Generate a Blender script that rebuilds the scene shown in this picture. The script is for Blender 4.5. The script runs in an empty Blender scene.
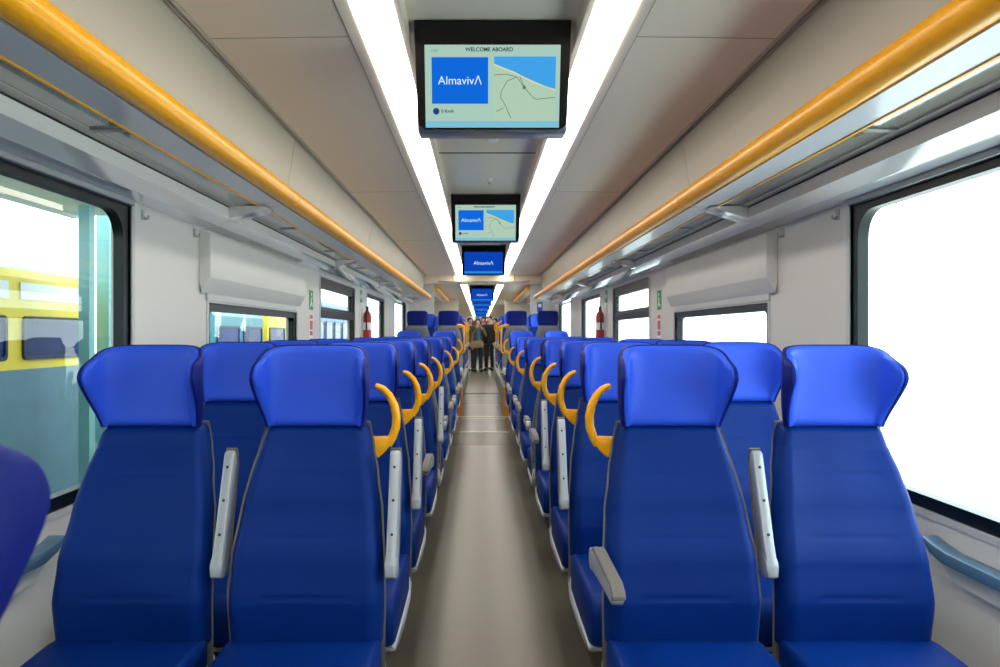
import bpy, bmesh, math, random
from mathutils import Vector, Matrix
PI = math.pi
random.seed(4)
scn = bpy.context.scene
COL = scn.collection

# ------------------------------------------------------------------ materials
def lin(c):
    return tuple(((v/255)/12.92 if v/255 <= .04045 else ((v/255+.055)/1.055)**2.4) for v in c)

def mat(name, rgb, rough=.5, metal=0., spec=.5, coat=0., bump=0., bscale=200., vary=0., vscale=6., emit=0., cior=1.5, alpha=1.):
    m = bpy.data.materials.new(name); m.use_nodes = True
    nt = m.node_tree; b = nt.nodes['Principled BSDF']
    c = lin(rgb)
    b.inputs['Base Color'].default_value = (*c, 1)
    b.inputs['Roughness'].default_value = rough
    b.inputs['Metallic'].default_value = metal
    b.inputs['Specular IOR Level'].default_value = spec
    b.inputs['Coat Weight'].default_value = coat
    b.inputs['Alpha'].default_value = alpha
    b.inputs['Coat IOR'].default_value = cior
    b.inputs['Coat Roughness'].default_value = .06
    tc = nt.nodes.new('ShaderNodeTexCoord')
    if vary > 0:
        n = nt.nodes.new('ShaderNodeTexNoise'); n.inputs['Scale'].default_value = vscale
        n.inputs['Detail'].default_value = 4
        nt.links.new(tc.outputs['Object'], n.inputs['Vector'])
        r = nt.nodes.new('ShaderNodeMapRange')
        r.inputs['To Min'].default_value = 1-vary; r.inputs['To Max'].default_value = 1+vary
        nt.links.new(n.outputs['Fac'], r.inputs['Value'])
        mx = nt.nodes.new('ShaderNodeVectorMath'); mx.operation = 'SCALE'
        mx.inputs[0].default_value = c
        nt.links.new(r.outputs['Result'], mx.inputs['Scale'])
        nt.links.new(mx.outputs['Vector'], b.inputs['Base Color'])
    if bump > 0:
        n = nt.nodes.new('ShaderNodeTexNoise'); n.inputs['Scale'].default_value = bscale
        nt.links.new(tc.outputs['Object'], n.inputs['Vector'])
        bp = nt.nodes.new('ShaderNodeBump'); bp.inputs['Strength'].default_value = bump
        bp.inputs['Distance'].default_value = .002
        nt.links.new(n.outputs['Fac'], bp.inputs['Height'])
        nt.links.new(bp.outputs['Normal'], b.inputs['Normal'])
    if emit > 0:
        b.inputs['Emission Color'].default_value = (*c, 1)
        b.inputs['Emission Strength'].default_value = emit
    return m

def glow(name, rgb, strength=1.):
    m = bpy.data.materials.new(name); m.use_nodes = True
    nt = m.node_tree; nt.nodes.clear()
    e = nt.nodes.new('ShaderNodeEmission'); o = nt.nodes.new('ShaderNodeOutputMaterial')
    e.inputs['Color'].default_value = (*lin(rgb), 1); e.inputs['Strength'].default_value = strength
    nt.links.new(e.outputs[0], o.inputs[0]); return m

def glass_mat(name, tint, ior=1.45):
    m = bpy.data.materials.new(name); m.use_nodes = True
    nt = m.node_tree; nt.nodes.clear()
    t = nt.nodes.new('ShaderNodeBsdfTransparent'); t.inputs['Color'].default_value = (*tint, 1)
    g = nt.nodes.new('ShaderNodeBsdfGlossy'); g.inputs['Roughness'].default_value = .01
    f = nt.nodes.new('ShaderNodeFresnel'); f.inputs['IOR'].default_value = ior
    x = nt.nodes.new('ShaderNodeMixShader'); o = nt.nodes.new('ShaderNodeOutputMaterial')
    ge = nt.nodes.new('ShaderNodeNewGeometry'); iv = nt.nodes.new('ShaderNodeMath'); iv.operation = 'SUBTRACT'
    iv.inputs[0].default_value = 1.0; nt.links.new(ge.outputs['Backfacing'], iv.inputs[1])   # reflect on the outer faces of the slab only
    mu = nt.nodes.new('ShaderNodeMath'); mu.operation = 'MULTIPLY'
    nt.links.new(f.outputs[0], mu.inputs[0]); nt.links.new(iv.outputs[0], mu.inputs[1])
    nt.links.new(mu.outputs[0], x.inputs[0]); nt.links.new(t.outputs[0], x.inputs[1])
    nt.links.new(g.outputs[0], x.inputs[2]); nt.links.new(x.outputs[0], o.inputs[0]); return m

M = dict(
    leather = mat('leather_navy', (0, 43, 122), .5, spec=.14, bump=.12, bscale=900, vary=.05, vscale=9),
    bright = mat('leather_bright_blue', (44, 86, 222), .45, spec=.25, bump=.1, bscale=900),
    navy = mat('leather_dark', (10, 28, 118), .5, spec=.15, bump=.1, bscale=900),
    shell = mat('seat_shell_grey', (128, 130, 130), .45),
    pan = mat('seat_pan_light', (200, 205, 210), .4),
    arm = mat('armrest_alu', (168, 176, 186), .35, metal=.25),
    pad = mat('armrest_pad', (108, 104, 100), .5),
    screw = mat('screw_dark', (60, 62, 66), .4, metal=.8),
    yellow = mat('yellow_lacquer', (255, 178, 4), .30, spec=.45),
    wall = mat('wall_panel', (217, 216, 213), .45, vary=.015, vscale=2),
    wallbox = mat('wall_box_panel', (220, 220, 216), .45),
    ceil = mat('ceiling_panel', (236, 224, 202), .38, spec=.4, vary=.015, vscale=1.5),
    ceilc = mat('ceiling_centre', (232, 221, 202), .3, spec=.5),
    slope = mat('ceiling_slope', (178, 171, 155), .42),
    groovel = mat('groove_beige', (176, 166, 150), .4), groove = mat('groove_dark', (92, 86, 78), .5),
    joint = mat('joint_line', (170, 160, 145), .6),
    frame = mat('light_frame', (188, 182, 168), .4),
    rackp = mat('rack_panel', (206, 208, 214), .38, spec=.8, coat=.3),
    cove = mat('cove_white', (230, 230, 228), .12, coat=1., cior=2.2),
    fascia = mat('fascia_white', (246, 243, 237), .3),
    seal = mat('dark_seal', (34, 32, 30), .5),
    gasket = mat('window_gasket', (10, 20, 24), .35, spec=.3),
    trim = mat('window_trim', (196, 200, 200), .35),
    alu = mat('anodised', (150, 152, 152), .35, metal=.7),
    floor = mat('floor_vinyl', (93, 88, 75), .32, spec=.45, vary=.10, vscale=60),
    strip = mat('floor_strip', (214, 210, 196), .35, metal=.2),
    floorgap = mat('floor_gap', (60, 56, 50), .6),
    podium = mat('podium_grey', (150, 148, 142), .5),
    orange = mat('podium_edge', (205, 125, 30), .4),
    black = mat('monitor_black', (4, 5, 7), .25, spec=.2),
    silver = mat('monitor_case', (150, 150, 152), .3, metal=.6),
    light = glow('strip_light', (255, 246, 232), 9.0),
    glass = glass_mat('window_glass', (.90, .97, .96)),
    rglass = mat('rack_glass', (176, 176, 160), .10, coat=1., cior=2.0, alpha=.7),
    hook = mat('hook_grey', (176, 178, 180), .35, metal=.4),
    green = mat('sign_green', (20, 150, 84), .45),
    red = mat('sign_red', (206, 84, 90), .45),
    redext = mat('extinguisher_red', (168, 30, 36), .35),
    white = mat('sign_white', (240, 240, 238), .5),
    blue_sign = mat('sign_blue', (30, 90, 190), .45),
    base = mat('seat_pedestal', (70, 74, 82), .5),
    ledge = mat('ledge_bluegrey', (84, 120, 150), .3),
    # screens
    s_bg = glow('screen_pale', (158, 190, 176)), s_blue = glow('screen_blue', (14, 98, 205)),
    s_deep = glow('screen_deep', (10, 62, 170)), s_band = glow('screen_band', (40, 128, 205)),
    s_txt = glow('screen_text', (205, 230, 240)), s_dark = glow('screen_ink', (36, 52, 60)),
    s_land = glow('screen_land', (164, 192, 170)), s_sea = glow('screen_sea', (62, 152, 218)),
    s_road = glow('screen_road', (96, 120, 104)), s_coast = glow('screen_coast', (206, 206, 150)),
    s_icon = glow('screen_icon', (28, 60, 130)), s_foot = glow('screen_foot', (120, 180, 200)),
    # outside
    t_yel = mat('train_yellow', (222, 196, 30), .4), t_white = mat('train_white', (225, 228, 226), .4),
    t_teal = mat('train_teal', (40, 110, 122), .4), t_low = mat('train_lower', (84, 118, 132), .5, vary=.15, vscale=3),
    t_win = mat('train_window', (14, 34, 84), .2, spec=.15), t_blue = mat('train_blue', (30, 100, 150), .4),
    t_roof = mat('train_roof', (110, 122, 128), .6), mast = mat('mast', (110, 160, 160), .5),
    plat = mat('platform_concrete', (226, 226, 222), .8, vary=.05, vscale=2), ground = mat('ballast', (92, 92, 90), .9, vary=.25, vscale=12),
    canopy = mat('canopy', (190, 200, 192), .6),
    skin = mat('skin', (200, 150, 125), .5), hair = mat('hair', (30, 24, 22), .6),
    olive = mat('cloth_olive', (70, 62, 40), .8), dark = mat('cloth_dark', (14, 14, 18), .8),
    wine = mat('cloth_wine', (48, 18, 26), .8), jean = mat('cloth_jean', (16, 20, 38), .8),
    tan = mat('bag_tan', (122, 96, 62), .7), bluec = mat('cloth_blue', (50, 82, 108), .8), shoe = mat('shoe', (20, 18, 18), .5),
)

# ------------------------------------------------------------------ helpers
def tag(o, label=None, cat=None, group=None, kind=None):
    if label: o['label'] = label
    if cat: o['category'] = cat
    if group: o['group'] = group
    if kind: o['kind'] = kind
    return o

def empty(name, loc, label=None, cat=None, group=None, rz=0.):
    o = bpy.data.objects.new(name, None); COL.objects.link(o)
    o.empty_display_size = .1
    o.location = loc; o.rotation_euler = (0, 0, rz)
    return tag(o, label, cat, group)

def obj(name, bm, material, parent=None, smooth=False, loc=None, rot=None):
    bmesh.ops.recalc_face_normals(bm, faces=bm.faces[:])
    me = bpy.data.meshes.new(name); bm.to_mesh(me); bm.free()
    for m in (material if isinstance(material, (list, tuple)) else [material]): me.materials.append(m)
    if smooth:
        me.polygons.foreach_set('use_smooth', [True]*len(me.polygons))
        try: me.set_sharp_from_angle(angle=math.radians(38 if smooth is True else smooth))
        except Exception: pass
    o = bpy.data.objects.new(name, me); COL.objects.link(o)
    if parent: o.parent = parent
    if loc: o.location = loc
    if rot: o.rotation_euler = rot
    return o

def copy_tree(o, parent=None):
    c = o.copy(); COL.objects.link(c); c.parent = parent
    for ch in list(o.children): copy_tree(ch, c)
    return c

def box(bm, x0, x1, y0, y1, z0, z1, bev=0., seg=2):
    r = bmesh.ops.create_cube(bm, size=1)
    vs = r['verts']
    for v in vs:
        v.co = Vector((x0+(v.co.x+.5)*(x1-x0), y0+(v.co.y+.5)*(y1-y0), z0+(v.co.z+.5)*(z1-z0)))
    if bev > 0:
        es = list({e for v in vs for e in v.link_edges})
        bmesh.ops.bevel(bm, geom=es, offset=bev, segments=seg, affect='EDGES', profile=.5)
    return bm

def B(*a, **k):
    bm = bmesh.new(); return box(bm, *a, **k)

def prism(bm, pts, a0, a1, axis='y', bev=0., seg=2):
    """extrude a polygon along an axis; pts in the two other axes order"""
    def P(p, a):
        return {'x': (a, p[0], p[1]), 'y': (p[0], a, p[1]), 'z': (p[0], p[1], a)}[axis]
    v0 = [bm.verts.new(P(p, a0)) for p in pts]; v1 = [bm.verts.new(P(p, a1)) for p in pts]
    n = len(pts)
    fs = [bm.faces.new(v0), bm.faces.new(v1[::-1])]
    for i in range(n): fs.append(bm.faces.new((v0[i], v0[(i+1) % n], v1[(i+1) % n], v1[i])))
    if bev > 0:
        es = list({e for f in fs for e in f.edges})
        bmesh.ops.recalc_face_normals(bm, faces=fs)
        bmesh.ops.bevel(bm, geom=es, offset=bev, segments=seg, affect='EDGES', profile=.5)
    return bm

def PR(*a, **k):
    bm = bmesh.new(); return prism(bm, *a, **k)

def tube(bm, pts, rad, n=10, cap=True, flat=1.):
    """a tube swept along pts; rad a number or list"""
    pts = [Vector(p) for p in pts]; rings = []
    up = Vector((0, 1, 0)) if abs((pts[-1]-pts[0]).normalized().y) < .8 else Vector((0, 0, 1))
    for i, p in enumerate(pts):
        t = (pts[min(i+1, len(pts)-1)]-pts[max(i-1, 0)]).normalized()
        a = t.cross(up).normalized(); b = a.cross(t).normalized()
        r = rad[i] if isinstance(rad, (list, tuple)) else rad
        rings.append([bm.verts.new(p+a*math.cos(2*PI*k/n)*r+b*math.sin(2*PI*k/n)*r*flat) for k in range(n)])
    for r0, r1 in zip(rings, rings[1:]):
        for k in range(n): bm.faces.new((r0[k], r0[(k+1) % n], r1[(k+1) % n], r1[k]))
    if cap:
        bm.faces.new(rings[0][::-1]); bm.faces.new(rings[-1])
    return bm

def lathe(bm, prof, n=20, origin=(0, 0, 0), axis='z'):
    o = Vector(origin); rings = []
    for r, h in prof:
        ring = []
        for k in range(n):
            a = 2*PI*k/n; c, s = math.cos(a)*r, math.sin(a)*r
            ring.append(bm.verts.new(o+Vector({'z': (c, s, h), 'x': (h, c, s), 'y': (c, h, s)}[axis])))
        rings.append(ring)
    for r0, r1 in zip(rings, rings[1:]):
        for k in range(n): bm.faces.new((r0[k], r0[(k+1) % n], r1[(k+1) % n], r1[k]))
    bm.faces.new(rings[0][::-1]); bm.faces.new(rings[-1])
    return bm

def sheet(front, back, nu, nv):
    """closed solid between two parametric sheets over u,v in 0..1"""
    bm = bmesh.new()
    F = [[bm.verts.new(front(i/nu, j/nv)) for i in range(nu+1)] for j in range(nv+1)]
    K = [[bm.verts.new(back(i/nu, j/nv)) for i in range(nu+1)] for j in range(nv+1)]
    for j in range(nv):
        for i in range(nu):
            bm.faces.new((F[j][i], F[j][i+1], F[j+1][i+1], F[j+1][i]))
            bm.faces.new((K[j][i], K[j+1][i], K[j+1][i+1], K[j][i+1]))
    for i in range(nu):
        bm.faces.new((F[0][i], K[0][i], K[0][i+1], F[0][i+1])); bm.faces.new((F[nv][i], F[nv][i+1], K[nv][i+1], K[nv][i]))
    for j in range(nv):
        bm.faces.new((F[j][0], F[j+1][0], K[j+1][0], K[j][0])); bm.faces.new((F[j][nu], K[j][nu], K[j+1][nu], F[j+1][nu]))
    return bm

def interp(tab, x):
    if x <= tab[0][0]: return tab[0][1]
    for (a, fa), (b, fb) in zip(tab, tab[1:]):
        if x <= b:
            t = (x-a)/(b-a); t = t*t*(3-2*t)*.5+t*.5
            return fa+(fb-fa)*t
    return tab[-1][1]

# ------------------------------------------------------------------ seats
# local frame: the seat faces -Y, origin on the floor under the foot of the backrest
HW = [(.44, .205), (.56, .209), (.66, .205), (.78, .193), (.88, .176), (.95, .159), (1.01, .146)]   # half width of the back
YF = [(.44, .0), (.56, -.012), (.66, .006), (.8, .058), (.985, .132)]                               # front face of the back

def make_backrest():
    z0, z1 = .43, 1.010
    def front(u, v):
        z = z0+(z1-z0)*v; s = 2*u-1
        x = interp(HW, z)*s
        y = interp(YF, z)
        y -= .022*(abs(s)**3)*(1-abs(s)**12)*(1 if z < .95 else .5)           # side bolsters
        y += .045*max(0, (abs(s)-.86)/.14)**2                                  # rounded flank
        y += .03*max(0, (v-.955)/.045)**2+.03*max(0, (.03-v)/.03)**2
        for zz in (.572, .722, .880):                                          # stitched seams
            y += .0032*math.exp(-((z-zz)/.0045)**2)*max(0, min(1, (.118-abs(x))/.02))
        return (x, y, z)
    def back(u, v):
        z = z0+(z1-z0)*v; s = 2*u-1
        return (interp(HW, z)*s*.985, interp(YF, z)+.07-.012*abs(s)**4, z)
    return sheet(front, back, 28, 90)

def make_backshell():
    z0, z1 = .34, 1.016
    def front(u, v):
        z = z0+(z1-z0)*v; s = 2*u-1
        return ((interp(HW, z)+.006)*s, interp(YF, z)+.062-.018*abs(s)**6, z)
    def back(u, v):
        z = z0+(z1-z0)*v; s = 2*u-1
        return ((interp(HW, z)+.005)*s*.97, interp(YF, z)+.086-.03*abs(s)**5, z)
    return sheet(front, back, 16, 24)

def head_pt(s, v, off, grow=0.):
    """a point on the winged headrest: s -1..1 across, v 0..1 up, off behind the front face"""
    zb, zt = 1.006-grow*.2, 1.238+grow
    t = s*PI/2
    e = .62
    cx = math.copysign(abs(math.sin(t))**e, s) if s else 0.
    cy = abs(math.cos(t))**e
    r = min(1, v/.66); q = r*r*(3-2*r)*.55+r*.45 if v < .66 else 1-.42*((v-.66)/.34)**2.6
    wing = .020+.100*q
    w = .125+grow+.020*math.sin(PI/2*min(1, v/.62))-.006*max(0, (v-.62)/.38)**2
    x = (w+off*.0)*cx
    y = .146+.02*v-wing*(1-cy)
    arch = -.042*abs(s)**3.2*max(0, (v-.4)/.6)**1.6
    z = zb+(zt-zb)*v+arch
    # push outwards/behind by off along an approximate normal
    nx, ny = math.sin(t)**3*1.0, math.cos(t)
    l = math.hypot(nx, ny) or 1
    return Vector((x+off*nx/l, y+off*ny/l, z))

def make_headshell():
    def front(u, v):
        s = 2*u-1
        return head_pt(s, v, .004)
    def back(u, v):
        s = 2*u-1
        k = 1-max(0, (v-.86)/.14)**2*.55
        p = head_pt(s*1.0, v, .0085+.013*k*(1-.75*s**8), 0.)
        return p
    return sheet(front, back, 36, 20)

def make_headcover():
    def sv(u, v): return (2*u-1)*.997, .008+.978*v
    def front(u, v):
        s, w = sv(u, v)
        edge = max(0, (abs(s)-.93)/.067)**2+max(0, (w-.92)/.066)**2+max(0, (.08-w)/.07)**2
        return head_pt(s, w, -.013+.010*min(1, edge))
    def back(u, v):
        s, w = sv(u, v); return head_pt(s, w, .008)
    return sheet(front, back, 36, 20)

def make_cushion():
    prof = [(.03, .455), (-.02, .462), (-.20, .455), (-.36, .462), (-.44, .458), (-.475, .43), (-.482, .37), (-.468, .315), (-.40, .298), (-.1, .30), (.03, .31)]
    return PR(prof, -.205, .205, axis='x', bev=.02, seg=3)

def make_pan():
    prof = [(.07, .40), (.02, .318), (-.1, .303), (-.40, .302), (-.455, .312), (-.44, .29), (-.38, .274), (-.2, .26), (.03, .27), (.09, .33)]
    return PR(prof, -.209, .209, axis='x', bev=.012, seg=2)

def make_pedestal():
    bm = bmesh.new()
    prism(bm, [(-.30, .27), (.02, .27), (-.03, .05), (-.03, .03), (-.22, .03), (-.22, .05)], -.06, .06, axis='x', bev=.01)
    box(bm, -.10, .10, -.27, .02, 0., .035, bev=.008)
    return bm

def make_arm():
    # local: pivot at origin, the bar points to -Y when folded down
    prof = [(.03, -.028), (.034, .0), (.02, .026), (-.05, .030), (-.275, .022), (-.302, .012), (-.310, -.002), (-.298, -.014), (-.23, -.016), (-.06, -.024), (0, -.030)]
    return PR(prof, -.0145, .0145, axis='x', bev=.006, seg=2)
def make_armpad():
    prof = [(-.02, .026), (-.05, .031), (-.275, .023), (-.302, .013), (-.314, .0), (-.318, .010), (-.304, .024), (-.275, .034), (-.05, .042), (-.015, .036)]
    return PR(prof, -.016, .016, axis='x', bev=.003, seg=1)
def make_armpivot():
    bm = bmesh.new(); lathe(bm, [(.02, -.017), (.029, -.0155), (.031, 0), (.029, .0155), (.02, .017)], 18, axis='x'); return bm
def make_armscrews():
    bm = bmesh.new()
    for y, zz in ((-.08, -.0235), (-.17, -.019), (-.26, -.0155)):
        lathe(bm, [(.004, zz-.0015), (.004, zz+.006)], 10, origin=(0, y, 0), axis='z')
    return bm

def make_handle(s):
    bm = bmesh.new()
    pts = [(.168, 1.108), (.190, 1.098), (.209, 1.078), (.222, 1.050), (.228, 1.018), (.226, .986), (.216, .957), (.203, .935)]
    # finer arc
    fine = []
    for (a, b) in zip(pts, pts[1:]):
        for k in range(3): fine.append((a[0]+(b[0]-a[0])*k/3, a[1]+(b[1]-a[1])*k/3))
    fine.append(pts[-1])
    rad = [.0085+.004*min(1, i/10) for i in range(len(fine))]; rad[0] = .006
    tube(bm, [(s*(x-.004), .20-.02*(z-.93)/.18, z+.012) for x, z in fine], rad, 12, flat=1.25)
    poly = [(.140, .956), (.205, .958), (.222, .962), (.212, .935), (.196, .915), (.180, .900), (.172, .896), (.150, .925)]
    prism(bm, [(s*(x-.004), z+.012) for x, z in poly], .184, .216, axis='y', bev=.006)
    return bm

def make_tall_handle(s):
    bm = bmesh.new()
    pts = [(.150, 1.02), (.185, 1.025), (.212, 1.015), (.226, .985), (.230, .93), (.232, .80), (.232, .68), (.228, .63), (.20, .605)]
    tube(bm, [(s*x, .17-.25*(1.0-z)*.5, z) for x, z in pts], .0135, 10)
    prism(bm, [(s*x, z) for x, z in [(.12, .99), (.2, .99), (.2, 1.04), (.12, 1.04)]], .14, .175, axis='y', bev=.006)
    return bm

MESH_CACHE = {}
def cached(key, fn, name, material, parent, smooth=True, **k):
    if key not in MESH_CACHE:
        o = obj(name, fn(), material, parent, smooth=smooth)
        MESH_CACHE[key] = o.data
    else:
        o = bpy.data.objects.new(name, MESH_CACHE[key]); COL.objects.link(o); o.parent = parent
    if k.get('loc'): o.location = k['loc']
    if k.get('rot'): o.rotation_euler = k['rot']
    return o

UP = -math.radians(107)     # rotation of a folded-up armrest about X
def armrest(parent, x, up):
    a = cached('arm', make_arm, 'armrest', M['arm'], parent, 30, loc=(x, .022, .648 if up else .668), rot=(UP if up else 0, 0, 0))
    cached('armpad', make_armpad, 'armrest_pad', M['pad'], a, 30)
    cached('armpiv', make_armpivot, 'pivot_cap', M['arm'], a, 30)
    cached('armscr', make_armscrews, 'screws', M['screw'], a, 30)['kind'] = 'stuff'
    return a

def make_seat(name_loc, s, aisle, face, label, z=0., handle='hook', arm_aisle='up', arm_mid='up'):
    """s: local side on which the aisle lies (+1/-1)"""
    x, y = name_loc
    t = empty('train_seat', (x, y, z), label, 'seat', 'blue train seats', 0 if face == 'cam' else PI)
    cached('cush', make_cushion, 'seat_cushion', M['leather'], t)
    cached('back', make_backrest, 'backrest', M['leather'], t, 60)
    cached('shell', make_backshell, 'back_shell', M['shell'], t, 50)
    h = cached('head', make_headshell, 'headrest', M['navy'], t, 60)
    cached('cover', make_headcover, 'headrest_cover', M['bright'], h, 60)
    cached('pan', make_pan, 'seat_pan', M['pan'], t, 30)
    cached('ped', make_pedestal, 'pedestal', M['base'], t, 30)
    if aisle:
        if handle == 'hook': cached(('hook', s), lambda: make_handle(s), 'grab_handle', M['yellow'], t, 40)
        elif handle == 'tall': cached(('tall', s), lambda: make_tall_handle(s), 'grab_handle', M['yellow'], t, 40)
        if arm_aisle: armrest(t, s*.231, arm_aisle == 'up')
        if arm_mid: armrest(t, -s*.230, arm_mid == 'up')
    return t

XA, XW = .507, .972
ORD = ['first', 'second', 'third', 'fourth', 'fifth', 'sixth', 'seventh', 'eighth', 'ninth']
ROWS = [1.91, 2.66, 3.40, 4.30, 5.98, 7.68, 9.40]
armL = ['up', 'up', 'down', 'up', 'down', 'down', 'down']
armR = ['down', 'up', 'up', 'down', 'down', 'down', 'down']
for i, b in enumerate(ROWS):
    z = .07 if i == 6 else 0
    for side, sg in (('left', -1), ('right', 1)):
        arm = (armL if sg < 0 else armR)[i]
        if i == 0:
            la = f'blue aisle seat in the {side} front row, aisle armrest folded ' + arm
            lw = f'blue seat on the {side} side beside the large near window, front row facing the camera'
        else:
            la = f'blue aisle seat with yellow hook handle, {side} side, {ORD[i]} row facing the camera'
            lw = f'blue window seat behind others, {side} side, {ORD[i]} row facing the camera'
        make_seat((sg*XA if sg < 0 else .502, b), -sg, True, 'cam', la, z, 'hook', arm, 'up')
        make_seat((sg*XW if sg < 0 else .962, b), -sg, False, 'cam', lw, z)
# the near seat facing away, at the left edge of the frame
make_seat((-XA-.006, .572), -1, True, 'away', 'dark blue seat cut by the left picture edge, facing away, closest to camera', 0, None, None, None)
# seats facing away, back to back with rows four, five and six
for i, b in ((3, 4.75), (4, 6.43), (5, 8.13)):
    for side, sg in (('left', -1), ('right', 1)):
        make_seat((sg*XA, b), sg, True, 'away', f'blue aisle seat facing away, {side} side, back against the {ORD[i]} row', 0, None, 'down', None)
# seats on the raised podium
PZ = .37
for i, (b, face) in enumerate([(10.87, 'away'), (12.25, 'cam'), (12.72, 'away'), (14.1, 'cam'), (14.57, 'away'), (15.95, 'cam')]):
    for side, sg in (('left', -1), ('right', 1)):
        s = -sg if face == 'cam' else sg
        w = 'navy back showing' if face == 'away' else 'facing the camera'
        make_seat((sg*XA, b), s, True, face, f'blue aisle seat on the {side} raised podium, {ORD[i]} podium row, {w}', PZ,
                  'tall' if face == 'away' else 'hook', 'down', None)
        if i < 4:
            make_seat((sg*XW, b), s, False, face, f'blue window seat on the {side} raised podium, {ORD[i]} podium row, {w}', PZ)

# ------------------------------------------------------------------ the setting
WX = 1.355            # inner wall face
Y0, Y1 = -3.0, 38.0
bm = bmesh.new()
prof = [(Y0, 0), (8.2, 0), (8.75, .07), (Y1, .07), (Y1, -.12), (Y0, -.12)]
prism(bm, prof, -1.43, 1.43, axis='x')
tag(obj('floor', bm, M['floor']), kind='structure')
tn = 0
def trim(bm, m, smooth=False):
    global tn
    tn += 1
    return tag(obj(f'trim_{tn}', bm, m, smooth=smooth), kind='structure')
trim(B(-.29, .30, 8.74, 8.80, .068, .075), M['strip'])
trim(B(-.36, .37, 10.36, 10.44, .069, .076), M['strip'])
trim(B(-.30, .31, 10.12, 10.17, .069, .075), M['strip'])
trim(B(-.30, .31, 12.0, 12.08, .069, .075), M['strip'])
trim(B(-.34, .34, 14.3, 14.55, .069, .073), M['floorgap'])

# podiums with coloured front corners
for side, sg in (('left', -1), ('right', 1)):
    a, b = sorted((sg*.345, sg*1.40))
    pb = B(a, b, 10.46, 19.0, .0, PZ)
    p = tag(obj(f'floor_podium_{side}', pb, M['podium']), kind='structure')
    a, b = sorted((sg*.300, sg*.40))
    obj('step_edge', B(a, b, 10.44, 10.80, .07, PZ+.12, bev=.008), M['orange'], p)

# windows: (y0, y1, z0, z1, kind)
WINS = [(-2.3, -.55, .72, 1.76, 'big'), (.92, 2.72, .72, 1.76, 'big'), (3.49, 5.17, .72, 1.42, 'small'), (5.94, 7.56, .72, 1.74, 'hopper'),
        (8.38, 9.9, .72, 1.74, 'plain'), (11.1, 12.8, .85, 1.80, 'plain'), (13.6, 15.2, .85, 1.80, 'plain'), (20.8, 22.2, .85, 1.8, 'plain')]
def rrect(y0, y1, z0, z1, r, n=6):
    out = []
    for cy, cz, a0 in ((y1-r, z1-r, 0), (y0+r, z1-r, PI/2), (y0+r, z0+r, PI), (y1-r, z0+r, 1.5*PI)):
        for k in range(n+1):
            a = a0+PI/2*k/n; out.append((cy+r*math.cos(a), cz+r*math.sin(a)))
    return out
def ring(bm, o, i, x0, x1):
    n = len(o); L = []
    for pts, x in ((o, x0), (i, x0), (i, x1), (o, x1)): L.append([bm.verts.new((x, p[0], p[1])) for p in pts])
    for a in range(4):
        A, Bq = L[a], L[(a+1) % 4]
        for k in range(n): bm.faces.new((A[k], A[(k+1) % n], Bq[(k+1) % n], Bq[k]))
    return bm
wn = 0
for side, sg in (('left', -1), ('right', 1)):
    bm = bmesh.new()
    xa, xb = sorted((sg*WX, sg*(WX+.075)))
    y = Y0
    for (a, b, z0, z1, k) in WINS:
        box(bm, xa, xb, y, a, -.1, 2.3); box(bm, xa, xb, a, b, -.1, z0); box(bm, xa, xb, a, b, z1, 2.3); y = b
    box(bm, xa, xb, y, Y1, -.1, 2.3)
    tag(obj(f'wall_{side}', bm, M['wall']), kind='structure')
    for (a, b, z0, z1, k) in WINS:
        wn += 1
        r = .10 if k == 'big' else .03
        f = tag(obj(f'window_{wn}', ring(bmesh.new(), rrect(a, b, z0, z1, .004), rrect(a+.042, b-.042, z0+.04, z1-.04, r), sg*(WX+.006), sg*(WX+.045)), M['gasket'], smooth=40), kind='structure')
        obj('window_trim', ring(bmesh.new(), rrect(a-.022, b+.022, z0-.022, z1+.012, .012), rrect(a, b, z0, z1, .006), sg*(WX-.006), sg*(WX+.03)), M['trim'], f, smooth=30)
        x = sorted((sg*(WX+.028), sg*(WX+.034)))
        obj('pane', B(x[0], x[1], a+.03, b-.03, z0+.03, z1-.03), M['glass'], f)
        if k == 'hopper':
            x = sorted((sg*(WX+.0), sg*(WX+.06)))
            obj('transom', B(x[0], x[1], a+.04, b-.04, 1.405, 1.475, bev=.006), M['gasket'], f)
            obj('hopper_frame', ring(bmesh.new(), rrect(a+.04, b-.04, 1.47, z1-.03, .01), rrect(a+.09, b-.09, 1.495, z1-.09, .02), sg*(WX+.01), sg*(WX+.04)), M['gasket'], f)
        if k == 'big':
            x = sorted((sg*(WX-.018), sg*(WX+.02)))
            obj('blind_rail', B(x[0], x[1], a, b, z1-.012, z1+.012, bev=.005), M['alu'], f)

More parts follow.
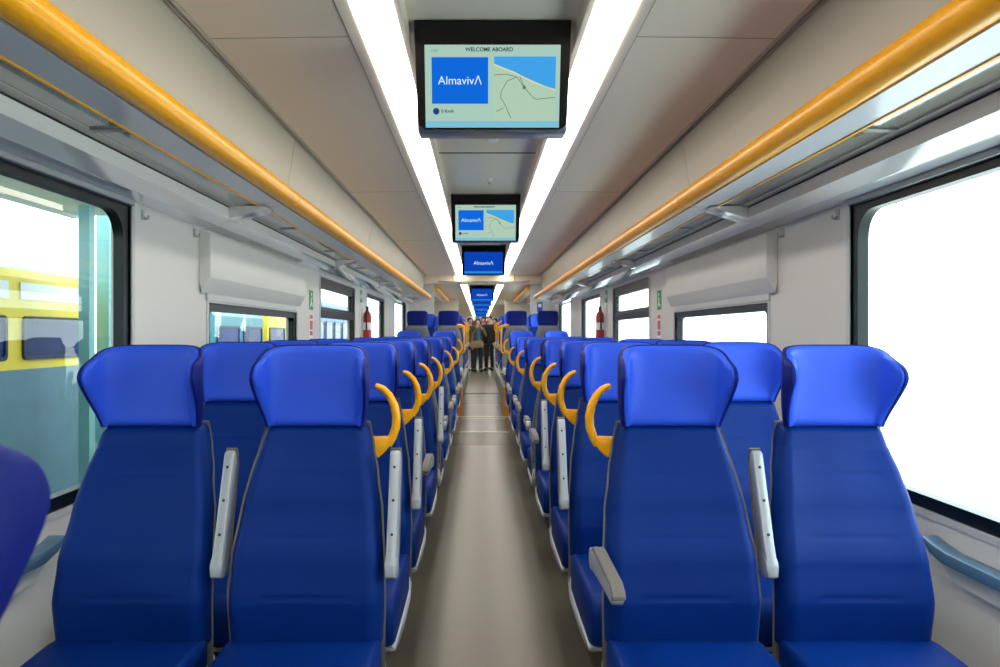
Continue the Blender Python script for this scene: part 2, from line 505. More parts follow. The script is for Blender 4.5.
# ceiling: centre recess, light edges, side panels, sloping panels
def strip_mesh(segs, y0, y1, th=.03):
    bm = bmesh.new()
    for p in segs: prism(bm, p, y0, y1, axis='y')
    return bm
ZC = 2.20
segs = [[(-.265, 2.26), (.265, 2.26), (.265, 2.30), (-.265, 2.30)]]
for sg in (-1, 1):
    segs.append([(sg*.265, 2.195), (sg*.281, 2.195), (sg*.281, 2.30), (sg*.265, 2.30)])
    segs.append([(sg*.409, 2.195), (sg*.445, 2.192), (sg*.445, 2.30), (sg*.409, 2.30)])
    segs.append([(sg*.281, 2.235), (sg*.409, 2.235), (sg*.409, 2.30), (sg*.281, 2.30)])
cm = strip_mesh(segs, Y0, Y1)
tag(obj('ceiling', cm, M['ceilc']), kind='structure')
for side, sg in (('left', -1), ('right', 1)):
    bm = strip_mesh([[(sg*.449, 2.196), (sg*.882, 2.190), (sg*.882, 2.30), (sg*.449, 2.30)]], Y0, 11.4)
    prism(bm, [(sg*.449, 2.196), (sg*1.05, 2.186), (sg*1.43, 2.10), (sg*1.43, 2.30), (sg*.449, 2.30)], 11.4, Y1, axis='y')
    tag(obj(f'ceiling_panel_{side}', bm, M['ceil']), kind='structure')
    bm = strip_mesh([[(sg*.912, 2.188), (sg*.930, 2.06), (sg*.952, 1.935), (sg*1.36, 1.95), (sg*1.43, 1.95), (sg*1.43, 2.3), (sg*.912, 2.3)]], Y0, 11.4)
    tag(obj(f'ceiling_slope_{side}', bm, M['slope']), kind='structure')
    trim(strip_mesh([[(sg*.882, 2.196), (sg*.886, 2.183), (sg*.893, 2.183), (sg*.895, 2.194), (sg*.899, 2.194), (sg*.901, 2.183), (sg*.908, 2.183), (sg*.912, 2.196), (sg*.912, 2.25), (sg*.882, 2.25)]], Y0, 11.4), M['groovel'])
    trim(strip_mesh([[(sg*.4445, 2.197), (sg*.4495, 2.197), (sg*.4495, 2.25), (sg*.4445, 2.25)]], Y0, Y1), M['groove'])
    for yj in (2.25, 4.7, 7.15, 9.6):
        trim(PR([(sg*.45, 2.1968), (sg*.45, 2.1952), (sg*.88, 2.1892), (sg*.88, 2.191)], yj, yj+.005, axis='y'), M['joint'])
        trim(PR([(sg*.912, 2.188), (sg*.911, 2.188), (sg*.929, 2.06), (sg*.951, 1.935), (sg*.952, 1.935), (sg*.930, 2.06)], yj+1.15, yj+1.155, axis='y'), M['joint'])
for yj in (1.7, 3.35, 3.95, 6.4, 9.3):
    trim(B(-.265, .265, yj, yj+.008, 2.256, 2.262), M['groove'])

# header across the carriage where the raised part starts
hd = B(-1.36, 1.36, 11.35, 11.62, 2.055, 2.30, bev=.012)
H = tag(obj('trim_header', hd, M['ceil']), kind='structure')
bm = bmesh.new()
tube(bm, [(-.70, 11.34, 2.095), (-.66, 11.335, 2.085), (-.60, 11.335, 2.083), (.64, 11.335, 2.083), (.70, 11.335, 2.085), (.74, 11.34, 2.095)], .011, 8)
obj('dark_seal', bm, M['joint'], H)
for x in (-.47, .5): obj('joint', B(x, x+.008, 11.345, 11.352, 2.07, 2.2), M['groove'], H)

# partitions and end walls
for side, sg in (('left', -1), ('right', 1)):
    a, b = sorted((sg*.62, sg*1.40))
    tag(obj(f'wall_partition_{side}', B(a, b, 19.2, 19.3, .0, 2.25), M['wall']), kind='structure')
for side, sg in (('left', -1), ('right', 1)):
    a, b = sorted((sg*.90, sg*1.36))
    tag(obj(f'wall_bulkhead_{side}', B(a, b, 13.42, 13.5, PZ, 2.2), M['wall']), kind='structure')
tag(obj('wall_far', B(-1.43, 1.43, Y1, Y1+.1, -.1, 2.3), M['wall']), kind='structure')
D = tag(obj('door_1', B(-.48, .48, Y1-.05, Y1+.01, .07, 1.95, bev=.01), M['base']), kind='structure')
obj('door_handle', B(.34, .38, Y1-.09, Y1-.05, 1.0, 1.2, bev=.008), M['alu'], D)
tag(obj('wall_back', B(-1.43, 1.43, Y0-.1, Y0, -.1, 2.3), M['wall']), kind='structure')

# ------------------------------------------------------------------ ceiling lights
for nm, y0, y1 in (('near', Y0+.05, 11.33), ('far', 11.64, Y1-.05)):
    for side, sg in (('left', -1), ('right', 1)):
        t = empty('ceiling_light', (sg*.345, y0, 2.2), f'long white ceiling light strip on the {side}, ' + ('running from above the camera to the header' if nm == 'near' else 'continuing far beyond the header'), 'ceiling light', 'ceiling light strips')
        L = y1-y0
        obj('diffuser', B(-.060, .060, 0, L, -.010, .012, bev=.004), M['light'], t)
        bm = bmesh.new()
        for q in (-1, 1):
            a, b = sorted((q*.061, q*.0635)); box(bm, a, b, 0, L, -.002, .03)
        obj('housing', bm, M['frame'], t)

# ------------------------------------------------------------------ luggage racks
def rack(sg, y0, y1, label, rx=.93, rz=1.905, raised=0.):
    side = -1 if sg < 0 else 1
    t = empty('luggage_rack', (0, y0, 0), label, 'luggage rack', 'overhead luggage racks')
    L = y1-y0; g = .004
    bm = bmesh.new()
    r = .041
    lathe(bm, [(r*.9, g), (r, g+.004), (r, L-g-.004), (r*.9, L-g)], 28, origin=(sg*rx, 0, rz), axis='y')
    obj('yellow_rail', bm, M['yellow'], t, smooth=40)
    for k in (.56,):
        bm = bmesh.new(); lathe(bm, [(r+.0012, 0), (r+.0012, .014)], 28, origin=(sg*rx, k, rz), axis='y')
        obj('joint_ring', bm, M['yellow'], t, smooth=40)
    dz = rz-1.905; dx = rx-.93
    obj('shelf_panel', PR([(sg*(rx+.03), 1.868+dz), (sg*(1.06+dx), 1.862+dz), (sg*(1.06+dx), 1.874+dz), (sg*(rx+.03), 1.885+dz)], g, L-g), M['rackp'], t)
    obj('edge_strip', PR([(sg*(1.06+dx), 1.858+dz), (sg*(1.069+dx), 1.858+dz), (sg*(1.069+dx), 1.878+dz), (sg*(1.06+dx), 1.878+dz)], g, L-g), M['yellow'], t)
    obj('glass_shelf', PR([(sg*(1.069+dx), 1.864+dz), (sg*1.165, 1.861+dz), (sg*1.165, 1.869+dz), (sg*(1.069+dx), 1.872+dz)], .02, L-.02), M['rglass'], t)
    # cove: fascia with dark seal on top, and the glossy underside down to the wall
    obj('fascia', PR([(sg*1.197, 1.802+dz), (sg*1.212, 1.799+dz), (sg*1.215, 1.862+dz), (sg*1.200, 1.852+dz)], .07, L-.07), M['fascia'], t)
    obj('shelf_lip', PR([(sg*1.163, 1.857+dz), (sg*1.199, 1.855+dz), (sg*1.199, 1.866+dz), (sg*1.163, 1.871+dz)], .07, L-.07), M['frame'], t)
    obj('seal', PR([(sg*1.1965, 1.850+dz), (sg*1.203, 1.850+dz), (sg*1.203, 1.856+dz), (sg*1.1965, 1.856+dz)], .07, L-.07), M['seal'], t)
    obj('cove_panel', PR([(sg*1.197, 1.802+dz), (sg*1.27, 1.776+dz), (sg*1.352, 1.768+dz), (sg*1.352, 1.80+dz), (sg*1.27, 1.80+dz), (sg*1.21, 1.812+dz)], g, L-g), M['cove'], t)
    obj('back_panel', PR([(sg*1.212, 1.86+dz), (sg*1.352, 1.87+dz), (sg*1.352, 1.885+dz), (sg*1.212, 1.872+dz)], g, L-g), M['rackp'], t)
    for k in (.0, L-.07):
        obj('bracket', PR([(sg*(1.03+dx), 1.856+dz), (sg*1.197, 1.800+dz), (sg*1.30, 1.778+dz), (sg*1.345, 1.80+dz), (sg*1.345, 1.94+dz), (sg*1.20, 1.862+dz)], k+g, k+.07-g), M['cove'], t)
    for q in (.27, .73):
        k = L*q
        obj('glass_clip', PR([(sg*(1.07+dx), 1.858+dz), (sg*1.165, 1.855+dz), (sg*1.165, 1.861+dz), (sg*(1.07+dx), 1.862+dz)], k, k+.03), M['alu'], t)
    return t
NAMES = ['overhead', 'above the white wall box', 'over the hopper window', 'just past the extinguisher', 'passing under the header']
bounds = [-1.5, 3.40, 5.85, 8.30, 10.75, 12.6]
for side, sg in (('left', -1), ('right', 1)):
    for i, (a, b) in enumerate(zip(bounds, bounds[1:])):
        if i == 0:
            lab = f'nearest section of the {side} luggage rack, above the large near window'
        else:
            lab = f'{side} luggage rack, section ' + NAMES[i]
        rack(sg, a, b, lab)
    rack(sg, 13.51, 16.0, f'{side} luggage rack with thin yellow rail, first section past the header', .87, 2.12)
    rack(sg, 16.0, 19.15, f'{side} luggage rack with thin yellow rail, last section at the partition', .87, 2.12)

# ------------------------------------------------------------------ boxes above the small windows, hooks, signs
for side, sg in (('left', -1), ('right', 1)):
    t = empty('wall_box', (sg*WX, 3.38, 1.46), f'shallow grey-white box with slanted lower edge above the small {side} window', 'wall box', 'boxes above the small windows')
    L = 1.84
    obj('cover', PR([(0, .06), (-sg*.012, .0), (-sg*.055, .075), (-sg*.055, .275), (-sg*.04, .29), (0, .29)], 0, L, bev=.003, seg=1), M['wallbox'], t, smooth=30)
    obj('lower_lip', PR([(0, -.03), (-sg*.012, -.03), (-sg*.012, .02), (0, .03)], .08, L-.1), M['trim'], t)
    for i, y in enumerate((2.81, 3.32)):
        h = empty('hanging_hook', (sg*WX, y, 1.735), f'small grey coat hook on the {side} wall ' + ('beside the large window' if i == 0 else 'at the near end of the wall box'), 'coat hook', 'coat hooks')
        obj('hook_plate', B(*(sorted((0, -sg*.008))), -.009, .009, -.022, .018, bev=.002), M['hook'], h)
        bm = bmesh.new(); tube(bm, [(-sg*.004, 0, -.008), (-sg*.014, 0, -.02), (-sg*.024, 0, -.017), (-sg*.026, 0, -.004)], .0045, 8)
        obj('hook_arm', bm, M['hook'], h, smooth=True)
    # stickers on the pillar after the small window, extinguisher on the next
    x = -sg*.002
    e = empty('exit_sign', (sg*WX, 5.62, 1.53), f'green emergency exit sticker on the {side} pillar past the small window', 'sign', 'stickers on the pillars')
    obj('sign_face', B(*sorted((0, x)), -.065, .065, -.075, .075), M['green'], e)
    bm = bmesh.new()
    prism(bm, [(.03, -.05), (.045, -.05), (.01, .0), (.03, .02), (.02, .03), (-.01, .0), (-.005, -.02), (-.04, -.045), (-.03, -.055), (.0, -.035)], *sorted((x, x*1.6)), axis='x')
    lathe(bm, [(.012, min(x, x*1.6)), (.012, max(x, x*1.6))], 12, origin=(0, .01, .045), axis='x')
    obj('running_figure', bm, M['white'], e)
    e = empty('safety_notice', (sg*WX, 5.62, 1.30), f'red and white safety notice sticker under the green sign, {side} pillar', 'notice', 'stickers on the pillars')
    obj('sign_face', B(*sorted((0, x)), -.06, .06, -.155, .125), M['white'], e)
    bm = bmesh.new()
    for z0, z1 in ((.085, .115), (.0, .07), (-.045, -.01), (-.14, -.07)):
        box(bm, *sorted((x, x*1.5)), -.045, .045, z0, z1)
    obj('red_field', bm, M['red'], e)
    e = empty('exit_sign', (sg*WX, 7.98, 1.68), f'green emergency exit sticker above the red fire extinguisher, {side} side', 'sign', 'stickers on the pillars')
    obj('sign_face', B(*sorted((0, x)), -.07, .07, -.07, .07), M['green'], e)
    obj('arrow', PR([(-.05, .0), (.0, .05), (.0, .02), (.05, .02), (.05, -.02), (.0, -.02), (.0, -.05)], *sorted((x, x*1.6)), axis='x'), M['white'], e)
    e = empty('mounted_fire_extinguisher', (sg*(WX-.07), 7.98, 1.19), f'red fire extinguisher in a white bracket on the {side} pillar', 'fire extinguisher', 'fire extinguishers')
    bm = bmesh.new(); lathe(bm, [(.036, 0), (.046, .012), (.046, .27), (.038, .305), (.02, .325)], 20)
    obj('body', bm, M['redext'], e, smooth=True)
    bm = bmesh.new(); lathe(bm, [(.018, .323), (.018, .36), (.012, .365)], 14); box(bm, -.012, .012, -.05, .06, .365, .38, bev=.003); box(bm, -.01, .01, -.01, .055, .34, .352, bev=.003)
    obj('valve', bm, M['screw'], e)
    bm = bmesh.new(); tube(bm, [(0, -.02, .35), (0, -.06, .33), (0, -.068, .25), (0, -.068, .12)], .009, 8)
    obj('hose', bm, M['shoe'], e, smooth=True)
    bm = bmesh.new(); a, b = sorted((sg*.058, sg*.069)); box(bm, a, b, -.07, .07, -.03, .42); lathe(bm, [(.0475, .12), (.0475, .2)], 20)
    obj('bracket', bm, M['white'], e)
    # wall side armrest ledge next to the front row
    e = empty('wall_ledge', (sg*WX, 1.2, .60), f'blue-grey curved ledge on the {side} wall under the near window', 'ledge', 'wall ledges under the windows')
    pts = [(0, 0), (.9, 0), (.96, .015), (1.0, .045), (1.0, .058), (.95, .045), (.88, .036), (0, .036)]
    obj('ledge_body', PR(pts, *sorted((0, -sg*.055)), axis='x', bev=.006), M['ledge'], e, smooth=30)
    obj('ledge_support', PR([(0, -.05), (.88, -.05), (.95, .0), (0, .0)], *sorted((0, -sg*.03)), axis='x'), M['trim'], e)
e = empty('information_sign', (1.07, 13.42, 1.76), 'small blue information sign high on the right bulkhead past the header', 'sign')
obj('sign_face', B(-.05, .05, -.012, .0, -.09, .09), M['blue_sign'], e)
obj('pictogram', B(-.03, .03, -.016, -.012, .0, .06), M['white'], e)

# low draft screens before the far vestibule
for side, sg in (('left', -1), ('right', 1)):
    e = empty('draft_screen', (sg*.36, 19.0, .07), f'low pale screen beside the aisle at the end of the {side} podium', 'screen', 'draft screens')
    obj('panel', B(-.02, .02, .0, .8, .02, .78, bev=.015), M['pan'], e, smooth=30)
    obj('foot', B(-.03, .03, .1, .7, 0, .03), M['alu'], e)

# ------------------------------------------------------------------ monitors
def text_bm(s, size, bold=0.):
    cu = bpy.data.curves.new('txt', 'FONT'); cu.body = s; cu.size = size; cu.align_x = 'CENTER'; cu.align_y = 'CENTER'; cu.offset = bold
    o = bpy.data.objects.new('txt', cu); COL.objects.link(o)
    bpy.context.view_layer.update()
    me = bpy.data.meshes.new_from_object(o.evaluated_get(bpy.context.evaluated_depsgraph_get()))
    bm = bmesh.new(); bm.from_mesh(me)
    bpy.data.objects.remove(o); bpy.data.curves.remove(cu); bpy.data.meshes.remove(me)
    for v in bm.verts: v.co = Vector((v.co.x, 0, v.co.y))
    return bm
MW, MH, TILT = .496, .332, math.radians(12.5)
def monitor(y, content, label):
    t = empty('ceiling_monitor', (0, y, 2.258), label, 'monitor', 'ceiling monitors')
    R = Matrix.Rotation(TILT, 4, 'X')         # bottom swings away from the viewer
    # casing
    sb, cb = MH*math.sin(TILT), MH*math.cos(TILT)
    prof = [(.006, 0), (.006+sb, -cb+.01), (.02+sb, -cb-.006), (.115+sb, -cb+.0), (.125+sb, -cb+.03), (.10, -.02), (.10, 0)]
    obj('casing', PR(prof, -MW/2+.004, MW/2-.004, axis='x', bev=.006), M['silver'], t, smooth=30)
    def flat(bm, d):            # bm drawn in X-Z (z down from 0), pushed d in front, tilted
        bm.transform(R @ Matrix.Translation((0, -d, 0))); return bm
    o = []
    r = .03
    for cx, a0 in ((MW/2-.006-r, -PI/2), (-MW/2+.006+r, PI)): pass
    pts = [(-MW/2, 0), (MW/2, 0), (MW/2-.006, -MH+r)]
    for k in range(7):
        a = -PI/2*k/6; pts.append((MW/2-.006-r+r*math.cos(a), -MH+r+r*math.sin(a)))
    for k in range(7):
        a = -PI/2-PI/2*k/6; pts.append((-MW/2+.006+r+r*math.cos(a), -MH+r+r*math.sin(a)))
    bz = obj('bezel', flat(PR(pts, -.006, .02, axis='y'), 0), M['black'], t, smooth=30)
    x0, x1, zt, zb = -MW/2+.032, MW/2-.032, -.073, -MH+.006
    W, Hh = x1-x0, zt-zb
    X = lambda u: x0+W*u
    Z = lambda v: zt-Hh*v
    def rect(u0, u1, v0, v1, d):
        bm = bmesh.new(); vs = [bm.verts.new(p) for p in ((X(u0), 0, Z(v0)), (X(u1), 0, Z(v0)), (X(u1), 0, Z(v1)), (X(u0), 0, Z(v1)))]
        bm.faces.new(vs); return flat(bm, d)
    def poly(pts, d):
        bm = bmesh.new(); bm.faces.new([bm.verts.new((X(u), 0, Z(v))) for u, v in pts]); return flat(bm, d)
    def line(paths, w, d):
        bm = bmesh.new()
        for p in paths:
            for (a, b) in zip(p, p[1:]):
                A, Bq = Vector((X(a[0]), 0, Z(a[1]))), Vector((X(b[0]), 0, Z(b[1])))
                n = (Bq-A).normalized(); q = Vector((-n.z, 0, n.x))*w/2; e = n*w*.4
                bm.faces.new([bm.verts.new(c) for c in (A-e+q, Bq+e+q, Bq+e-q, A-e-q)])
        return flat(bm, d)
    def txt(s, u, v, size, d, bold=0.):
        bm = text_bm(s, size, bold); bm.transform(Matrix.Translation((X(u), 0, Z(v)))); return flat(bm, d)
    if content == 'map':
        sc = obj('screen', rect(0, 1, 0, 1, .0070), M['s_bg'], t)
        lp = obj('logo_panel', rect(.05, .468, .147, .708, .0076), M['s_blue'], sc)
        obj('logo_text', txt('Almaviv\u039b', .259, .43, .0365, .0082, .0), M['s_txt'], sc)
        obj('map_land', rect(.512, .967, .14, .92, .0076), M['s_land'], sc)
        obj('map_coast', line([[(.512, .235), (.57, .275), (.66, .33), (.73, .39), (.82, .455), (.967, .54)]], .004, .0080), M['s_coast'], sc)
        obj('map_sea', poly([(.512, .14), (.967, .14), (.967, .53), (.90, .50), (.82, .445), (.73, .38), (.66, .32), (.57, .265), (.512, .225)], .0084), M['s_sea'], sc)
        obj('map_roads', line([[(.512, .36), (.60, .35), (.68, .385), (.735, .51), (.80, .63), (.83, .655), (.90, .64), (.967, .63)],
                               [(.68, .385), (.61, .43), (.565, .56), (.56, .63), (.60, .74), (.62, .82), (.64, .88)],
                               [(.735, .51), (.72, .44), (.70, .38)], [(.53, .8), (.58, .76)]], .0022, .0088), M['s_road'], sc)
        bm = bmesh.new()
        vs = [bm.verts.new((X(.735)+.006*math.cos(2*PI*k/12), 0, Z(.51)+.006*math.sin(2*PI*k/12))) for k in range(12)]; bm.faces.new(vs)
        obj('map_marker', flat(bm, .0092), M['s_road'], sc)
        obj('title_text', txt('WELCOME ABOARD', .475, .058, .0165, .0082, .0004), M['s_dark'], sc)
        obj('clock_text', txt('17:35', .065, .075, .012, .0082), M['s_road'], sc)
        bm = bmesh.new(); vs = [bm.verts.new((X(.08)+.0105*math.cos(2*PI*k/20), 0, Z(.80)+.0105*math.sin(2*PI*k/20))) for k in range(20)]; bm.faces.new(vs)
        obj('speed_icon', flat(bm, .0080), M['s_icon'], sc)
        obj('speed_text', txt('0 Km/h', .165, .80, .0135, .0082, .0003), M['s_dark'], sc)
        obj('footer_band', rect(0, 1, .92, 1, .0074), M['s_foot'], sc)
    else:
        sc = obj('screen', rect(0, 1, 0, 1, .0070), M['s_deep'], t)
        obj('logo_text', txt('Almaviv\u039b', .5, .50, .058, .0078, .0), M['s_txt'], sc)
        obj('footer_band', rect(0, 1, .86, .95, .0074), M['s_band'], sc)
    return t
MON = [(2.28, 'map', 'nearest ceiling monitor, showing a map beside a blue logo panel'),
       (5.13, 'map', 'second ceiling monitor, smaller in view, with the same map screen'),
       (8.10, 'blue', 'third ceiling monitor, plain blue logo screen, just before the header'),
       (14.8, 'blue', 'fourth ceiling monitor, blue screen, first beyond the header'),
       (17.5, 'blue', 'fifth ceiling monitor, blue, mostly hidden behind the fourth one'),
       (20.5, 'blue', 'sixth ceiling monitor from the camera, only a thin blue band showing'),
       (24.4, 'blue', 'seventh ceiling monitor from the camera, a thin blue band far away'),
       (28.5, 'blue', 'eighth ceiling monitor from the camera, a thin blue band far away'),
       (33.0, 'map', 'farthest ceiling monitor, a pale sliver under the blue ones')]
for m in MON: monitor(*m)

e = empty('security_camera', (0.02, 3.55, 2.26), 'small white dome camera on the ceiling behind the nearest monitor', 'security camera')
bm = bmesh.new(); lathe(bm, [(.06, .0), (.06, -.012), (.05, -.016)], 20); obj('base_ring', bm, M['fascia'], e, smooth=30)
bm = bmesh.new(); lathe(bm, [(.042, -.014), (.04, -.03), (.028, -.045), (.01, -.052)], 20); obj('dome', bm, M['white'], e, smooth=True)
e = empty('ceiling_sensor', (.02, 4.62, 2.26), 'tiny bright sensor on the ceiling between the first two monitors', 'sensor')
bm = bmesh.new(); lathe(bm, [(.022, .0), (.02, -.01), (.01, -.024)], 14); obj('housing', bm, M['white'], e, smooth=True)
bm = bmesh.new(); lathe(bm, [(.005, -.022), (.005, -.034)], 8); obj('tip', bm, M['alu'], e)

# ------------------------------------------------------------------ people in the far vestibule
def skin_mesh(name, chains, mt, parent, sub=1):
    """chains: list of (points, radii); chains sharing a start point are joined"""
    verts, radii, edges, idx = [], [], [], {}
    for pts, rs in chains:
        prev = None
        for p, r in zip(pts, rs):
            k = tuple(round(c, 4) for c in p)
            if k not in idx: idx[k] = len(verts); verts.append(p); radii.append(r)
            if prev is not None and prev != idx[k]: edges.append((prev, idx[k]))
            prev = idx[k]
    me = bpy.data.meshes.new(name); me.from_pydata(verts, edges, [])
    o = bpy.data.objects.new(name, me); COL.objects.link(o)
    m = o.modifiers.new('s', 'SKIN'); m.use_smooth_shade = True
    for i, sv in enumerate(me.skin_vertices[0].data):
        r = radii[i]; sv.radius = r if isinstance(r, tuple) else (r, r)
        sv.use_root = (i == 0)
    s = o.modifiers.new('d', 'SUBSURF'); s.levels = sub; s.render_levels = sub
    bpy.context.view_layer.update()
    nm = bpy.data.meshes.new_from_object(o.evaluated_get(bpy.context.evaluated_depsgraph_get()))
    bpy.data.objects.remove(o); bpy.data.meshes.remove(me)
    nm.materials.clear(); nm.materials.append(mt)
    o = bpy.data.objects.new(name, nm); COL.objects.link(o); o.parent = parent
    return o

def person(x, y, h, top, low, label, rz=0., raise_r=False, bag=None, long=False, inner=None):
    t = empty('person', (x, y, .07), label, 'person', 'people standing in the far aisle', rz)
    k = h/1.75
    V = lambda a, b, c: (a*k, b*k, c*k)
    # face towards -Y
    pelvis = V(0, 0, .95)
    torso = ([pelvis, V(0, .01, 1.10), V(0, .0, 1.28), V(0, .01, 1.42), V(0, .0, 1.50), V(0, -.01, 1.56), V(0, -.02, 1.64), V(0, -.015, 1.71)],
             [(.15*k, .105*k), (.135*k, .1*k), (.155*k, .11*k), (.12*k, .09*k), .055*k, .055*k, (.078*k, .095*k), (.06*k, .075*k)])
    hands = []
    arms = []
    for s in (-1, 1):
        sh, el, wr = V(s*.17, .01, 1.42), V(s*.23, .03, 1.14), V(s*.21, -.06, .90)
        if raise_r and s > 0: el, wr = V(.25, -.08, 1.16), V(.10, -.20, 1.42)
        arms.append((sh, el, wr, s))
    chains = [torso]
    for sh, el, wr, s in arms:
        d = (Vector(wr)-Vector(el)).normalized()
        palm = tuple(Vector(wr)+d*.07*k)
        chains.append(([V(0, .01, 1.42), sh, el, wr, palm], [(.12*k, .09*k), .06*k, .045*k, .03*k, (.04*k, .022*k)]))
        side = d.cross(Vector((0, 0, 1))); side = (side if side.length > .2 else d.cross(Vector((0, 1, 0)))).normalized()
        for q, ln in ((-.03, .07), (-.01, .085), (.01, .08), (.03, .062)):
            b0 = Vector(palm)+side*q*k+d*.02*k
            chains.append(([palm, tuple(b0), tuple(b0+d*ln*.55*k+Vector((0, -.006, 0))), tuple(b0+d*ln*k+Vector((0, -.018, 0)))], [(.04*k, .022*k), .0095*k, .009*k, .008*k]))
        b0 = Vector(wr)+d*.03*k
        chains.append(([wr, tuple(b0+side*.035*k), tuple(b0+side*.055*k+d*.035*k), tuple(b0+side*.06*k+d*.06*k)], [.03*k, .012*k, .010*k, .009*k]))
    for s in (-1, 1):
        chains.append(([pelvis, V(s*.09, 0, .90), V(s*.10, -.015, .50), V(s*.105, .02, .09), V(s*.11, -.05, .045), V(s*.115, -.15, .035)],
                       [(.15*k, .105*k), .088*k, .058*k, .042*k, .042*k, .034*k]))
    skin_mesh('body', chains, M['skin'], t, 1)
    # clothes
    jc = [([V(0, 0, .80 if long else .90), V(0, 0, .95), V(0, .01, 1.10), V(0, 0, 1.28), V(0, .01, 1.42), V(0, .0, 1.49)],
           [(.19*k, .135*k), (.185*k, .135*k), (.165*k, .125*k), (.18*k, .135*k), (.15*k, .115*k), (.075*k, .072*k)])]
    for sh, el, wr, s in arms:
        jc.append(([V(0, .01, 1.42), sh, el, wr], [(.15*k, .115*k), .08*k, .063*k, .046*k]))
    skin_mesh('jacket', jc, M[top], t, 1)
    tr = [([V(0, 0, .98), V(0, 0, .92)], [(.165*k, .12*k), (.165*k, .12*k)])]
    for s in (-1, 1): tr.append(([V(0, 0, .92), V(s*.09, 0, .86), V(s*.10, -.015, .50), V(s*.105, .02, .07)], [(.165*k, .12*k), .102*k, .075*k, .062*k]))
    skin_mesh('trousers', tr, M[low], t, 1)
    for s in (-1, 1):
        bm = bmesh.new(); prism(bm, [(s*.105*k-.05, .06), (s*.105*k+.05, .06), (s*.115*k+.048, -.17), (s*.115*k, -.21), (s*.115*k-.048, -.17)], 0, .09, axis='z', bev=.025, seg=2)
        obj('shoe', bm, M['shoe'], t, smooth=True)
    # hair and face
    bm = bmesh.new(); bmesh.ops.create_uvsphere(bm, u_segments=18, v_segments=12, radius=1)
    for v in bm.verts:
        c = v.co
        if c.z < -.15 and c.y < .35: c.z = -.15+(c.z+.15)*.05; c.y = max(c.y, -.62)
        if c.y < -.55 and c.z < .45: c.y = -.55
        v.co = Vector((c.x*.092*k, .005*k+c.y*.112*k, 1.675*k+c.z*.09*k))
    obj('hair', bm, M['hair'], t, smooth=True)
    bm = bmesh.new()
    for s in (-1, 1):
        r = bmesh.ops.create_uvsphere(bm, u_segments=8, v_segments=6, radius=.011*k)['verts']
        for v in r: v.co += Vector((s*.032*k, -.105*k, 1.64*k))
    obj('eyes', bm, M['shoe'], t, smooth=True)
    bm = bmesh.new(); prism(bm, [(-.095*k, 1.645*k), (-.135*k, 1.605*k), (-.10*k, 1.60*k)], -.013*k, .013*k, axis='x', bev=.004)
    obj('nose', bm, M['skin'], t, smooth=True)
    bm = B(-.025*k, .025*k, -.113*k, -.095*k, 1.572*k, 1.582*k, bev=.004); obj('mouth', bm, M['wine'], t)
    if inner:
        obj('shirt_front', PR([(-.05*k, 1.0*k), (.05*k, 1.0*k), (.065*k, 1.46*k), (-.065*k, 1.46*k)], -.165*k, -.10*k, axis='y', bev=.01), M[inner], t)
    if bag:
        b = empty('shoulder_bag', (x-.02, y-.235, .07+.78*k), 'tan shoulder bag worn in front by the person in the olive jacket', 'bag')
        obj('bag_body', PR([(-.19, .0), (.17, .02), (.19, .2), (.12, .24), (-.17, .22), (-.2, .15)], -.05, .05, axis='y', bev=.025, seg=3), M['tan'], b, smooth=True)
        bm = bmesh.new(); tube(bm, [(-.17, .0, .21), (-.13, .06, .45), (-.02, .075, .62), (.09, .10, .70), (.13, .2, .715)], .014, 8); obj('strap', bm, M['tan'], b, smooth=True)
    return t
person(-.11, 22.6, 1.66, 'olive', 'jean', 'person in an olive jacket with one hand raised to the face, tan bag in front', .15, True, True, False, 'bluec')
person(.26, 23.3, 1.76, 'dark', 'dark', 'person in a dark coat standing behind on the right, arms down', -.2, False, None, True)
person(.08, 24.45, 1.76, 'dark', 'dark', 'person in black, half hidden between the olive jacket and the dark coat', .0)
person(-.36, 22.95, 1.70, 'wine', 'dark', 'person in a dark wine-red coat at the left end of the group', .5, False, None, True)
person(-.12, 25.0, 1.74, 'dark', 'dark', 'person in dark clothes farthest back, hidden behind the one in olive', .1, False, None, True)
person(.45, 23.95, 1.70, 'dark', 'dark', 'person in dark clothes at the right end of the group', -.4, False, None, True)

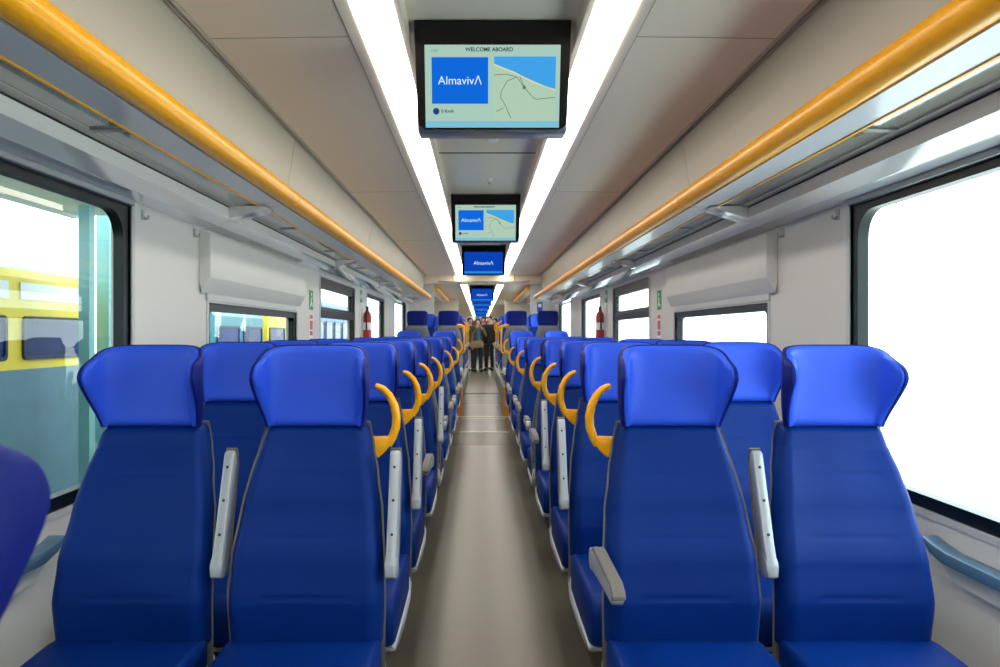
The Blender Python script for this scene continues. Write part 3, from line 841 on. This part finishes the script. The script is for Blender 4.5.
# ------------------------------------------------------------------ outside
tag(obj('ground', B(-60, 60, -30, 90, -1.3, -1.15), M['ground']), kind='structure')
tag(obj('platform', B(1.62, 40, -30, 90, -1.15, -.12), M['plat']), kind='structure')
def carriage(y0, y1, top, upper, lower, zs, label, windows=True, roofbox=()):
    """parked railway vehicle on the next track; its side stands at x=-6.04"""
    t = empty('railway_carriage', (-6.04, y0, -1.15), label, 'train carriage', 'vehicles on the next track')
    L = y1-y0; zt = top+1.15; zb, zw0, zw1, zl = [z+1.15 for z in zs]
    obj('underframe', PR([(-2.5, .35), (-.15, .35), (-.15, .9), (-2.5, .9)], .3, L-.3), M['t_low'], t)
    obj('lower_side', PR([(-2.7, .12), (0, .12), (0, zl), (-2.7, zl)], 0, L), lower, t)
    obj('upper_side', PR([(-2.66, zl), (-.005, zl), (-.005, zt-.12), (-.1, zt), (-2.56, zt), (-2.66, zt-.12)], 0, L), upper, t)
    obj('roof', PR([(-2.5, zt), (-.2, zt), (-.5, zt+.1), (-2.2, zt+.1)], .1, L-.1), M['t_roof'], t)
    for k in range(2):
        for yy in (.05, .05+min(1.1, L*.14)):
            bm = bmesh.new(); lathe(bm, [(.38, -.45), (.42, -.4), (.42, -.32), (.38, -.3)], 20, origin=(0, (L*.15 if k == 0 else L*.8)+yy, .42), axis='x'); obj('wheel', bm, M['shoe'], t)
    if windows:
        n = max(2, int(L/1.6)); w = L/n
        for i in range(n):
            f = obj('window', ring(bmesh.new(), rrect(i*w+.16, (i+1)*w-.16, zw0, zw1, .08), rrect(i*w+.21, (i+1)*w-.21, zw0+.05, zw1-.05, .06), -.006, .03), M['gasket'], t)
            obj('pane', B(-.004, .012, i*w+.2, (i+1)*w-.2, zw0+.04, zw1-.04), M['t_win'], f)
    for (a, b, hh) in roofbox: obj('roof_unit', PR([(a, zt), (b, zt), (b-.1, zt+hh), (a+.25, zt+hh)], -1.8, -.6, axis='x', bev=.03), M['t_win'], t)
    return t
tag(obj('wall_trackside', B(-9.4, -9.2, -20, 60, -1.15, .35), M['t_low']), kind='structure')
c = carriage(-6, 11.0, 2.12, M['t_yel'], M['t_low'], (.6, .92, 1.5, .80), 'yellow rail vehicle with white panels and dark windows outside the near left window', True, [(7.5, 9.3, .34), (4.0, 5.6, .3)])
L = 17.
for i in range(10):
    w = L/10
    obj('white_panel', B(-.003, .012, i*w+.12, (i+1)*w-.12, 1.72+1.15, 1.94+1.15), M['t_white'], c)
carriage(16.3, 20.0, 1.80, M['t_teal'], M['t_low'], (.3, .9, 1.45, .2), 'teal rail vehicle beyond the yellow one, seen through the small left window')
carriage(20.4, 24.2, 1.95, M['t_yel'], M['t_low'], (.3, .9, 1.45, .2), 'short yellow rail vehicle behind the teal one')
carriage(24.6, 33, 2.5, M['t_blue'], M['t_low'], (.3, 1.0, 1.75, .2), 'blue rail vehicle farthest along the next track')
for i, (x, y) in enumerate(((-6.0, 11.5), (-5.0, 29.0))):
    e = empty('catenary_mast', (x, y, -1.15), 'pale teal mast standing past the end of the yellow rail vehicle' if i == 0 else 'pale teal mast far along the next track', 'mast', 'masts by the track')
    obj('post', B(-.1, .1, -.1, .1, 0, 6.5, bev=.01), M['mast'], e)
    obj('arm', B(-1.2, .1, -.04, .04, 5.6, 5.7), M['mast'], e)
    obj('foot', B(-.2, .2, -.2, .2, 0, .2), M['t_roof'], e)
e = empty('platform_canopy', (-4.4, -10, -1.15), 'pale canopy edge above the next track, top of the near left window', 'canopy')
obj('canopy_roof', B(-1.75, 2.75, 0, 20.9, 4.2, 4.3), M['canopy'], e)  # inner part widened out of view, added to block sky light from the left
obj('fascia', B(-1.78, -1.70, 0, 20.9, 4.15, 4.45), M['canopy'], e)
for yy in (1, 20.0): obj('post', B(-1.2, -1.05, yy, yy+.15, 0, 4.2), M['mast'], e)

# ------------------------------------------------------------------ sky, camera, view
w = bpy.data.worlds.new('sky'); scn.world = w; w.use_nodes = True
bg = w.node_tree.nodes['Background']; bg.inputs['Color'].default_value = (.90, .96, 1.0, 1); bg.inputs['Strength'].default_value = 5.5

cd = bpy.data.cameras.new('camera'); cam = bpy.data.objects.new('camera', cd); COL.objects.link(cam)
cam.location = (-.04, 0, 1.27); cam.rotation_euler = (PI/2, 0, 0)
cd.sensor_width = 36; cd.lens = 26.0; cd.shift_x = .020; cd.shift_y = 0
cd.clip_start = .02; cd.clip_end = 300
cd.dof.use_dof = True; cd.dof.focus_distance = 2.6; cd.dof.aperture_fstop = 7
scn.camera = cam
scn.view_settings.view_transform = 'Standard'; scn.view_settings.look = 'None'
scn.view_settings.gamma = 1; scn.view_settings.exposure = .2; scn.view_settings.use_curve_mapping = False
scn.cycles.max_bounces = 10; scn.cycles.diffuse_bounces = 6; scn.cycles.transparent_max_bounces = 12
